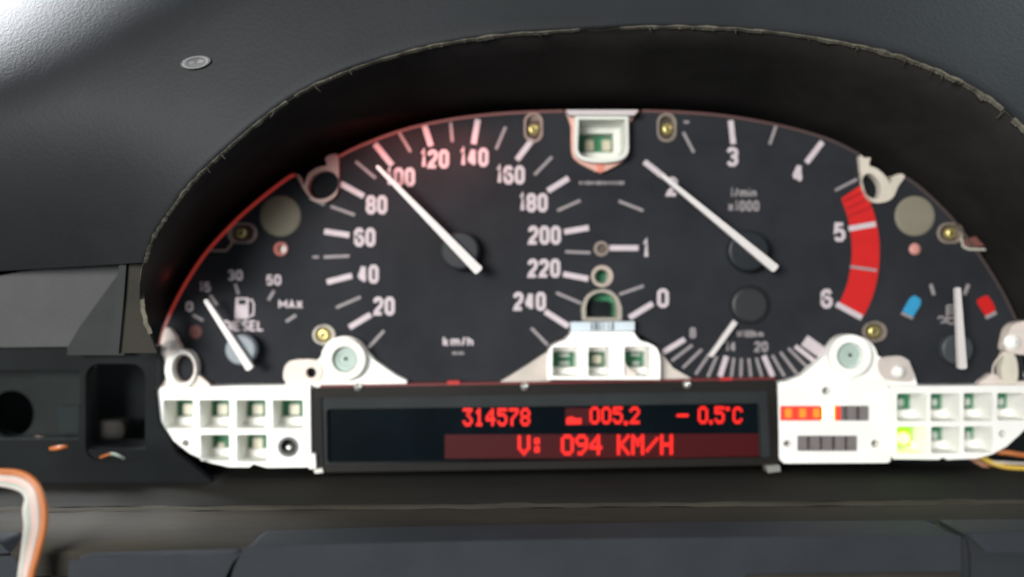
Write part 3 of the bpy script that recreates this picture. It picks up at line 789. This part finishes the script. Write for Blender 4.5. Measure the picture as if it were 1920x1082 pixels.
# left mounting ear: hooked white flange with an oval bore
lf = prism(crom([(306, 668), (302, 640), (312, 614), (328, 630), (337, 652), (356, 662), (366, 684), (368, 700)], 4) + [(388, 716), (398, 726), (300, 728), (318, 700)], 14, -40,
           holes=[(ell(345, 691, 19, 26, 26), 0.95)]).build('mounting_ear', CREAM, cl, bevel=2.5, label='hooked pale mounting ear at the left end')
ring('ear_ring', 338, 692, 37, 29, 22, -30, WHITE, rx=.80, parent=lf, hx=6)
sheet(ell(352, 691, 24, 34), -34).build('bore_floor', DARKIN, lf)
ribbon([(298, 668), (296, 700), (299, 726)], 3.5, 10).build('edge_wire', PANEL, lf)
prism(crom([(300, 662), (302, 646), (316, 638), (330, 642), (336, 656), (330, 664), (312, 668)], 4, True), 24, 4).build('ear_knuckle', CREAM, lf, bevel=4)
# right one
rf = prism([(1828, 728), (1838, 716), (1850, 708), (1860, 700), (1868, 703), (1882, 716), (1990, 714), (1990, 728)], 14, -20).build('mounting_ear', CREAM, cl, bevel=2.5, label='pale mounting ear at the right end')
prism(crom([(1886, 656), (1888, 636), (1894, 616), (1908, 605), (1940, 604), (1960, 640), (1940, 664), (1906, 664)], 4, True), 26, 4).build('ear_knuckle', CREAM, rf, bevel=5)
lathe(1904, 642, [(.1, 33), (7, 32), (13, 29), (16, 24)], 20).build('ear_stud', WHITE, rf, smooth=True)
ribbon(crom([(1862, 706), (1862, 690), (1870, 674), (1888, 658)], 5), 3.5, 15).build('edge_wire', CREAM, rf)
prism(crom([(1882, 716), (1878, 690), (1884, 664), (1896, 658), (1906, 674), (1909, 700), (1904, 718)], 4, True), 16, -20).build('ear_pillar', mat('pillar_cream', (0.60, 0.56, 0.46, 1), 0.45, 0.4, var=0.1, vscale=150), rf, bevel=5)

# clip rings above: left of speedometer, right of tachometer
lr_ = prism(crom([(555, 327), (563, 330), (570, 346), (578, 326), (596, 314), (612, 310), (610, 296), (622, 290), (633, 292), (635, 320), (634, 352), (626, 370), (606, 380), (588, 376), (574, 362), (562, 342)], 4, True), 10, -40,
            holes=[(ell(606, 347, 31, 25, 26, -32), 0.95)]).build('clip_ring', mat('ring_pinkish', (0.30, 0.20, 0.175, 1), 0.5, 0.4, var=0.12, vscale=120), cl, bevel=2.0, label='pinkish clip ring left of the speedometer')
sheet(ell(604, 347, 34, 29), -7.5).build('bore_floor', BLACK, lr_)
rr_ = prism(crom([(1612, 292), (1622, 296), (1632, 296), (1630, 310), (1644, 316), (1660, 330), (1668, 344), (1676, 330), (1690, 326), (1696, 332), (1684, 350), (1676, 368), (1662, 378), (1640, 380), (1626, 368), (1618, 345), (1614, 320)], 4, True), 10, -40,
            holes=[(ell(1634, 349, 16, 25, 26, -22), 0.95)]).build('clip_ring', mat('ring_cream', (0.55, 0.50, 0.42, 1), 0.5, 0.4, var=0.1, vscale=120), cl, bevel=2.0, label='cream clip ring right of the red zone')
sheet(ell(1634, 349, 20, 29), -7.5).build('bore_floor', BLACK, rr_)

# left boss and its ear
eo = crom([(536, 716), (532, 694), (540, 680), (556, 675), (592, 676), (604, 664)], 4) + ell(645, 675, 44, 44, 22, 0, 195, 335) + [(702, 676), (742, 704), (762, 714), (762, 726), (536, 726)]
lb2 = prism(eo, 18, -30, holes=[(ell(582, 699, 11, 11, 20), 0.95)]).build('boss_housing', WHITE, cl, bevel=2.5, label='white screw boss below the 20 mark')
prism(crom([(536, 716), (532, 694), (540, 680), (556, 675), (590, 675), (604, 690), (600, 712), (580, 718)], 4, True), 21, 10, holes=[(ell(583, 699, 10, 10, 20), 0.95)]).build('boss_ear', mat('ear_warm_white', (0.70, 0.60, 0.52, 1), 0.45, 0.4, var=0.08, vscale=150), lb2, bevel=3)
a = at_back(582, 699, 18, -6); sheet(ell(a[0], a[1], 15), -6).build('bore_floor', TAUPE, lb2)


def boss(cx, cy, R, parent, mw):
    o = ring('boss_collar', cx, cy, R, R * .62, 34, 10, mw, parent=parent)
    lathe(cx + 1, cy - 1, [(.1, 20), (R * .30, 20), (R * .32, 22.5), (R * .55, 22.5), (R * .62, 20.5), (R * .66, 20)], 30).build('boss_core', SAGE, o)
    lathe(cx + 1, cy - 1, [(.1, 25), (2.5, 25), (3.4, 22)], 14).build('boss_dot', DARKIN, o)
    return o


WBOSS = mat('boss_white', (0.66, 0.64, 0.58, 1), 0.45, 0.4, var=0.05, vscale=150)
boss(646, 674, 39, lb2, WBOSS)
# right boss and ear
ro = [(1456, 726), (1456, 720), (1500, 706), (1550, 664)] + ell(1602, 674, 44, 44, 22, 0, 200, 350) + [(1655, 672), (1690, 668), (1704, 676), (1714, 700), (1720, 722), (1700, 726)]
rb2 = prism(ro, 18, -30).build('boss_housing', WHITE, cl, bevel=2.5, label='white screw boss below the 6 mark')
boss(1594, 667, 40, rb2, WHITE)
prism(crom([(1648, 676), (1664, 669), (1692, 669), (1706, 682), (1714, 708), (1700, 716), (1664, 712), (1650, 700)], 4, True), 22, 12).build('boss_ear', mat('ear_grey_white', (0.52, 0.46, 0.42, 1), 0.4, 0.4, var=0.08, vscale=150), rb2, bevel=4)
lathe(1690, 698, [(.1, 34), (6, 33), (10, 29), (12, 22)], 20).build('ear_stud', WHITE, rb2, smooth=True)

SKIRT = mat('skirt_cream', (0.50, 0.45, 0.40, 1), 0.5, 0.3, var=0.12, vscale=90)
# centre three-lamp block
co = [(940, 714), (1006, 672), (1026, 664)]
prism([(938, 716), (990, 684), (1032, 656), (1032, 722), (938, 722)], 12, -30).build('centre_skirt', SKIRT, cl, bevel=2)
prism([(1232, 658), (1240, 662), (1262, 690), (1300, 712), (1300, 722), (1232, 722)], 12, -30).build('centre_skirt', SKIRT, cl, bevel=2)
cb_o = crom([(1026, 712), (1026, 672), (1032, 652), (1048, 642), (1062, 636), (1072, 622)], 4) + crom([(1188, 622), (1200, 638), (1218, 644), (1232, 654), (1238, 674), (1238, 712)], 4)
ccells = [(1036, 651, 1083, 706), (1103, 651, 1142, 706), (1171, 650, 1218, 706)]
cb = block('lamp_block', cb_o, ccells, 36, FB - 10, 'white three pocket lamp block between the dials')
wchips = [[(1058, 666, 20, 6, SOLDER), (1058, 681, 20, 6, SOLDER)], [(1119, 674, 17, 16, CHIP)], [(1192, 665, 18, 5, SOLDER), (1192, 681, 14, 6, SOLDER)]]
for (x0, y0, x1, y1), ch in zip(ccells, wchips):
    board(cb, x0 - 6, y0 - 6, x1 + 6, y1 + 6, 36, -30, ch)
    for ya, yb in ((y0 - 3, y0 + 12), (y1 - 12, y1 + 3)):
        a = at_back(x0 - 2, ya, 36, -10); b = at_back(x1 + 2, yb, 36, -10)
        prism([(a[0], a[1]), (b[0], a[1]), (b[0], b[1]), (a[0], b[1])], -10, -29).build('pocket_sill', WHITE, cb, bevel=1)
prism(crom([(1152, 698), (1156, 680), (1168, 672), (1174, 682), (1180, 692), (1190, 699), (1190, 705), (1160, 706)], 4, True), 30, 4).build('melted_lip', CREAM, cb, bevel=2)
# sticker strip above it
st = prism([(1070, 604), (1190, 603), (1190, 620), (1070, 621)], 20, 6).build('strip_label', mat('strip_white', (0.52, 0.59, 0.63, 1), 0.4, 0.4, var=0.04, vscale=200), cl, bevel=1)
BARG = mat('bar_grey', (0.13, 0.15, 0.165, 1), 0.5, 0.4)
for x, w in ((1110, 4), (1118, 7), (1125, 3), (1132, 2), (1141, 2), (1149, 5)): ribbon([(x, 604.5), (x, 619.5)], w, 20.6).build('strip_bar', BARG, st)

# top shield with one pocket
sh_o = [(1060, 207), (1198, 207), (1186, 222), (1180, 234)] + crom([(1180, 236), (1180, 285), (1168, 302), (1148, 314), (1125, 323), (1102, 314), (1082, 302), (1072, 285), (1071, 236)], 4) + [(1070, 234), (1066, 222)]
PINKW = mat('shield_pink', (0.60, 0.34, 0.28, 1), 0.45, 0.4, var=0.10, vscale=120)
pocket = [(1080, 222), (1176, 222)] + crom([(1177, 276), (1173, 288), (1160, 298), (1126, 302), (1094, 298), (1082, 288), (1078, 276)], 4)
sh = prism(sh_o, 10, -50, holes=[(pocket, 1.0)]).build('top_shield', PINKW, cl, bevel=2, label='pinkish shield shaped pocket at the top between the dials')
po = [(1078, 218), (1178, 218)] + crom([(1179, 278), (1175, 291), (1160, 301), (1126, 305), (1094, 301), (1080, 291), (1077, 278)], 4)
pi = [(1085, 224), (1172, 224)] + crom([(1173, 276), (1168, 287), (1158, 294), (1126, 297), (1096, 294), (1086, 287), (1083, 276)], 4)
SHW = mat('shield_white', (0.62, 0.63, 0.57, 1), 0.45, 0.4, var=0.04, vscale=120)
prism(po, 26, -52, holes=[(pi, .84)]).build('pocket_wall', SHW, sh, bevel=2)
prism([(1062, 206), (1196, 206), (1190, 216), (1068, 216)], 30, 12).build('top_bar', mat('bar_grey_pink', (0.50, 0.45, 0.45, 1), 0.5, 0.4, var=0.06), sh, bevel=2)
b_ = prism(rrect(1070, 226, 1180, 304, 2), -44, -50).build('circuit_board', PCB, sh)
prism([(1070, 224), (1180, 224), (1180, 250), (1070, 250)], -26, -44).build('pocket_sill', SHW, sh, bevel=1)
prism([(1150, 224), (1182, 224), (1182, 300), (1150, 300)], -24, -44).build('pocket_sill', SHW, sh, bevel=1)
prism([(1068, 286), (1182, 286), (1182, 306), (1068, 306)], -22, -44).build('pocket_sill', SHW, sh, bevel=1)
for cx in (1105, 1137): prism(rrect(cx - 8, 263, cx + 8, 283, 1), -36, -43).build('led_chip', mat('chip_grey_cream', (0.50, 0.46, 0.34, 1), 0.5, 0.4, var=0.1), sh, bevel=1)
for cx in (1105, 1137):
    ribbon([(cx - 7, 257), (cx + 7, 257)], 5, -42.5).build('solder_pad', mat('pad_dull', (0.12, 0.15, 0.10, 1), 0.5, 0.5), sh)
prism([(1118, 304), (1133, 304), (1131, 321), (1126, 325), (1120, 321)], 12, 6).build('shield_rib', mat('rib_coral', (0.62, 0.20, 0.14, 1), 0.45, 0.4), sh, bevel=1)

# service indicator block
so = [(1459, 722), (1462, 716), (1560, 712), (1660, 712), (1664, 720), (1670, 864), (1664, 868), (1470, 869), (1461, 860)]
F2 = 26
sv = block('indicator_block', so, [], F2, -30, 'white block with a row of lit orange indicator lamps',
           extra=[(rrect(1463, 761, 1630, 789, 1), 1.0), (rrect(1495, 817, 1608, 846, 1), 1.0), (ell(1549, 733, 7.5, 7.5, 18), .95), (ell(1477, 832, 8, 6.5, 18), .95), (ell(1641, 832, 7.5, 7.5, 18), .95)])
for cx, cy in ((1549, 733), (1477, 832), (1641, 832)): sheet(ell(cx, cy, 10), 10).build('bore_floor', GREYLED, sv)
for i, x in enumerate((1478, 1505, 1531)):
    q = prism(rrect(x - 12, 762, x + 12, 788, 1.5), F2 - 1, 8).build('indicator_lamp', LREDLED, sv)
    sheet(rrect(x - 6, 766, x + 6, 783, 3), F2 - .3).build('lamp_glow', ORANGE, q)
prism(rrect(1544, 761.5, 1562, 788.5, 1.5), F2, 8).build('indicator_lamp', YELLOW, sv, label='brightest yellow lamp of the row')
prism(rrect(1566, 762, 1576, 788, 1.5), F2 - 1, 8).build('indicator_lamp', LREDLED, sv)
for x0, x1 in ((1577, 1582), (1589, 1606), (1612, 1629)): prism(rrect(x0, 762, x1, 788, 1.5), F2 - 3, 8).build('indicator_lamp', GREYLED, sv)
for x in (1504, 1528, 1551, 1575, 1598): prism(rrect(x - 9, 818, x + 9, 845, 1.5), F2 - 3, 8).build('indicator_lamp', GREYLED, sv)
prism([(1460, 754), (1632, 754), (1632, 850), (1460, 850)], 7, 0).build('lamp_tray', WHITE, sv)

# right lamp block
ro2 = [(1664, 728), (1672, 724), (1960, 722), (1960, 740), (1935, 790), (1912, 815), (1886, 838), (1860, 852), (1830, 860), (1776, 862), (1768, 858), (1760, 862), (1676, 861), (1666, 850)]
rcells = [(1682, 738, 1737, 790), (1745, 738, 1799, 790), (1807, 737, 1861, 789), (1870, 737, 1926, 788), (1682, 800, 1737, 850), (1746, 800, 1799, 850), (1808, 800, 1861, 848)]
rb = block('lamp_block', ro2, rcells, F1, FB - 10, 'white block of lamp pockets at the lower right, one lamp lit green', extra=[(ell(1879, 814, 6.5, 7, 16), .9)])
a = at_back(1879, 814, F1, 8); sheet(ell(a[0], a[1], 9), 8).build('bore_floor', DARKIN, rb)
for i, (x0, y0, x1, y1) in enumerate(rcells):
    board(rb, x0 - 2, y0 - 4, x1 + 2, y1 - 4, F1, FB, [])
    a = at_back(x0 - 2, y1 - 14, F1, FB + 14); b = at_back(x1 + 2, y1 + 4, F1, FB + 14)
    prism([(a[0], a[1]), (b[0], a[1]), (b[0], b[1]), (a[0], b[1])], FB + 14, FB + 1).build('pocket_sill', WHITE, rb, bevel=1)
    if i != 4:
        prism(rrect(x0 + 2, y0 + 10, x0 + 12, y0 + 24, 3), FB + 6, FB).build('led_chip', SOLDER, rb, bevel=1)
prism(rrect(1683, 802, 1708, 838, 3), -8, -29).build('led_case', GREENRIM, rb, bevel=2, label='lamp case glowing green')
lathe(1696, 823, [(.1, -2), (8, -2), (11, -4), (11, -8)], 24).build('lamp_light_spot', GREENLIT, rb)

# ---- text display
dp = prism([(583, 731), (584, 727), (1018, 720), (1452, 712), (1456, 716), (1462, 866), (1456, 872), (1000, 880), (600, 886), (590, 880)], 24, -50,
           holes=[([(602, 746), (1440, 732), (1446, 858), (606, 872)], 1.0)]).build('display_module', FRAME, cl, bevel=3, label='black metal framed text display glowing red')
prism([(598, 741), (1020, 735), (1444, 728), (1449, 861), (604, 876)], 20, 4,
      holes=[([(612, 772), (616, 767), (1020, 762), (1418, 756), (1424, 760), (1428, 860), (1424, 864), (1020, 866), (618, 868), (613, 864)], .995)]).build('display_bezel', LENS, dp, bevel=3)
scr = prism([(600, 756), (1438, 744), (1440, 866), (604, 874)], 10, 2).build('display_screen', GLASS, dp)
sk = -8.0 / 850
def ly(x, y): return y + sk * (x - 1120) * .35
def quad(x0, y0, x1, y1, f, mt, name):
    sheet([(x0, ly(x0, y0)), (x1, ly(x1, y0)), (x1, ly(x1, y1)), (x0, ly(x0, y1))], f).build(name, mt, scr)
quad(834, 814, 1424, 859, 10.8, LCDRED, 'backlit_field')
quad(1060, 765, 1108, 797, 10.8, LCDRED, 'backlit_field')
F57 = {
    '0': '01110 10001 10001 10001 10001 10001 01110', '1': '00100 01100 00100 00100 00100 00100 01110',
    '2': '01110 10001 00001 00010 00100 01000 11111', '3': '11111 00010 00100 00010 00001 10001 01110',
    '4': '00010 00110 01010 10010 11111 00010 00010', '5': '11111 10000 11110 00001 00001 10001 01110',
    '7': '11111 00001 00010 00100 01000 01000 01000', '8': '01110 10001 10001 01110 10001 10001 01110',
    '9': '01110 10001 10001 01111 00001 00010 01100', 'V': '10001 10001 10001 10001 10001 01010 00100',
    ':': '00000 01100 01100 00000 01100 01100 00000', 'K': '10001 10010 10100 11000 10100 10010 10001',
    'M': '10001 11011 10101 10101 10001 10001 10001', '/': '00000 00001 00010 00100 01000 10000 00000',
    'H': '10001 10001 10001 11111 10001 10001 10001', 'C': '01110 10001 10000 10000 10000 10001 01110',
    '-': '00000 00000 00000 11111 00000 00000 00000', '.': '00000 00000 00000 00000 00000 01100 01100',
}


def lcd(s, x0, y0, w, h, pitch, ov=1.22):
    for i, ch in enumerate(s):
        if ch == ' ': continue
        m = M(); cw = w / 5; chh = h / 7
        for r, row in enumerate(F57[ch].split()):
            for c, b in enumerate(row):
                if b == '1':
                    x = x0 + i * pitch + c * cw; y = ly(x, y0 + r * chh)
                    f = 11.2 + ((r + c) % 2) * .15
                    m.add([P(x, y, f), P(x + cw * ov, y, f), P(x + cw * ov, y + chh * ov, f), P(x, y + chh * ov, f)], [(0, 1, 2, 3)])
        m.build('lit_character', LCDLIT, scr)


lcd('314578', 868, 765, 17, 32, 21.6)
lcd('005', 1106, 763, 17.5, 31, 21.6); lcd('2', 1181, 763, 17.5, 31, 21.6)
lcd('-', 1269, 764, 21, 30, 20)
lcd('0', 1309, 763, 17.5, 31, 21); lcd('5', 1340, 763, 17.5, 31, 21); lcd('C', 1374, 764, 17, 30, 21)
def blob(x0, y0, x1, y1): quad(x0, y0, x1, y1, 11.3, LCDLIT, 'lit_character')
blob(1170, 790, 1177, 797); blob(1330, 789, 1336, 796); blob(1361, 764, 1368, 771)
m = M(); sheet([(1062, 784), (1072, 781), (1080, 785), (1090, 784), (1090, 795), (1062, 796)], 11.3, m); m.build('lit_symbol', LCDLIT, scr)
lcd('V:', 971, 816, 22, 36, 26.5); lcd('094', 1052, 815, 22.5, 37, 26.8); lcd('KM/H', 1157, 815, 22.5, 37, 27)
for x, y in ((670, 727), (984, 726), (1290, 722)):
    lathe(x, y, [(.1, 33), (4, 32.5), (7, 29), (8, 24)], 18).build('rivet', PIN, dp, smooth=True)
prism([(1436, 874), (1462, 872), (1464, 884), (1440, 887)], 34, 10).build('clip', PIN, dp, bevel=2)
prism([(588, 880), (604, 878), (606, 886), (590, 888)], 30, 10).build('clip', PIN, dp, bevel=2)
# dull red light leaking between dials and display, put in as glowing pieces
LEAK = mat('red_leak', (0.10, 0.02, 0.02, 1), 0.5, 0.3, emit=(0.8, 0.02, 0.02, 1), estr=0.05)
prism([(600, 722), (1020, 716), (1454, 708), (1454, 716), (1020, 722), (600, 729)], 22, 2).build('leak_glow_strip', LEAK, dp)
LEAK2 = mat('red_leak_bright', (0.3, 0.02, 0.02, 1), 0.5, 0.3, emit=(1.0, 0.03, 0.02, 1), estr=0.16)
for x, y in ((850, 718), (1362, 712)): prism(rrect(x - 12, y - 3.5, x + 12, y + 3, 3), 23.4, 10).build('lamp_light_spot', LEAK2, dp)  # brighter spots of the leak, made as emitting pads rather than lamps

# red instrument lamp glow under the hood, left of centre, and at the fuel gauge's edge
lamp = area('red_dial_lamp', Vector((-163 * S, -70 * S, 287 * S)), P(790, 350, 0), 0.044, 0.006, 0.0095, (1.0, 0.10, 0.06))
point('red_edge_lamp', 318, 520, 14, 0.0005, (1.0, 0.10, 0.06), 0.003)
point('green_lamp_light', 1697, 826, 36, 0.0022, (0.45, 1.0, 0.12), 0.003)
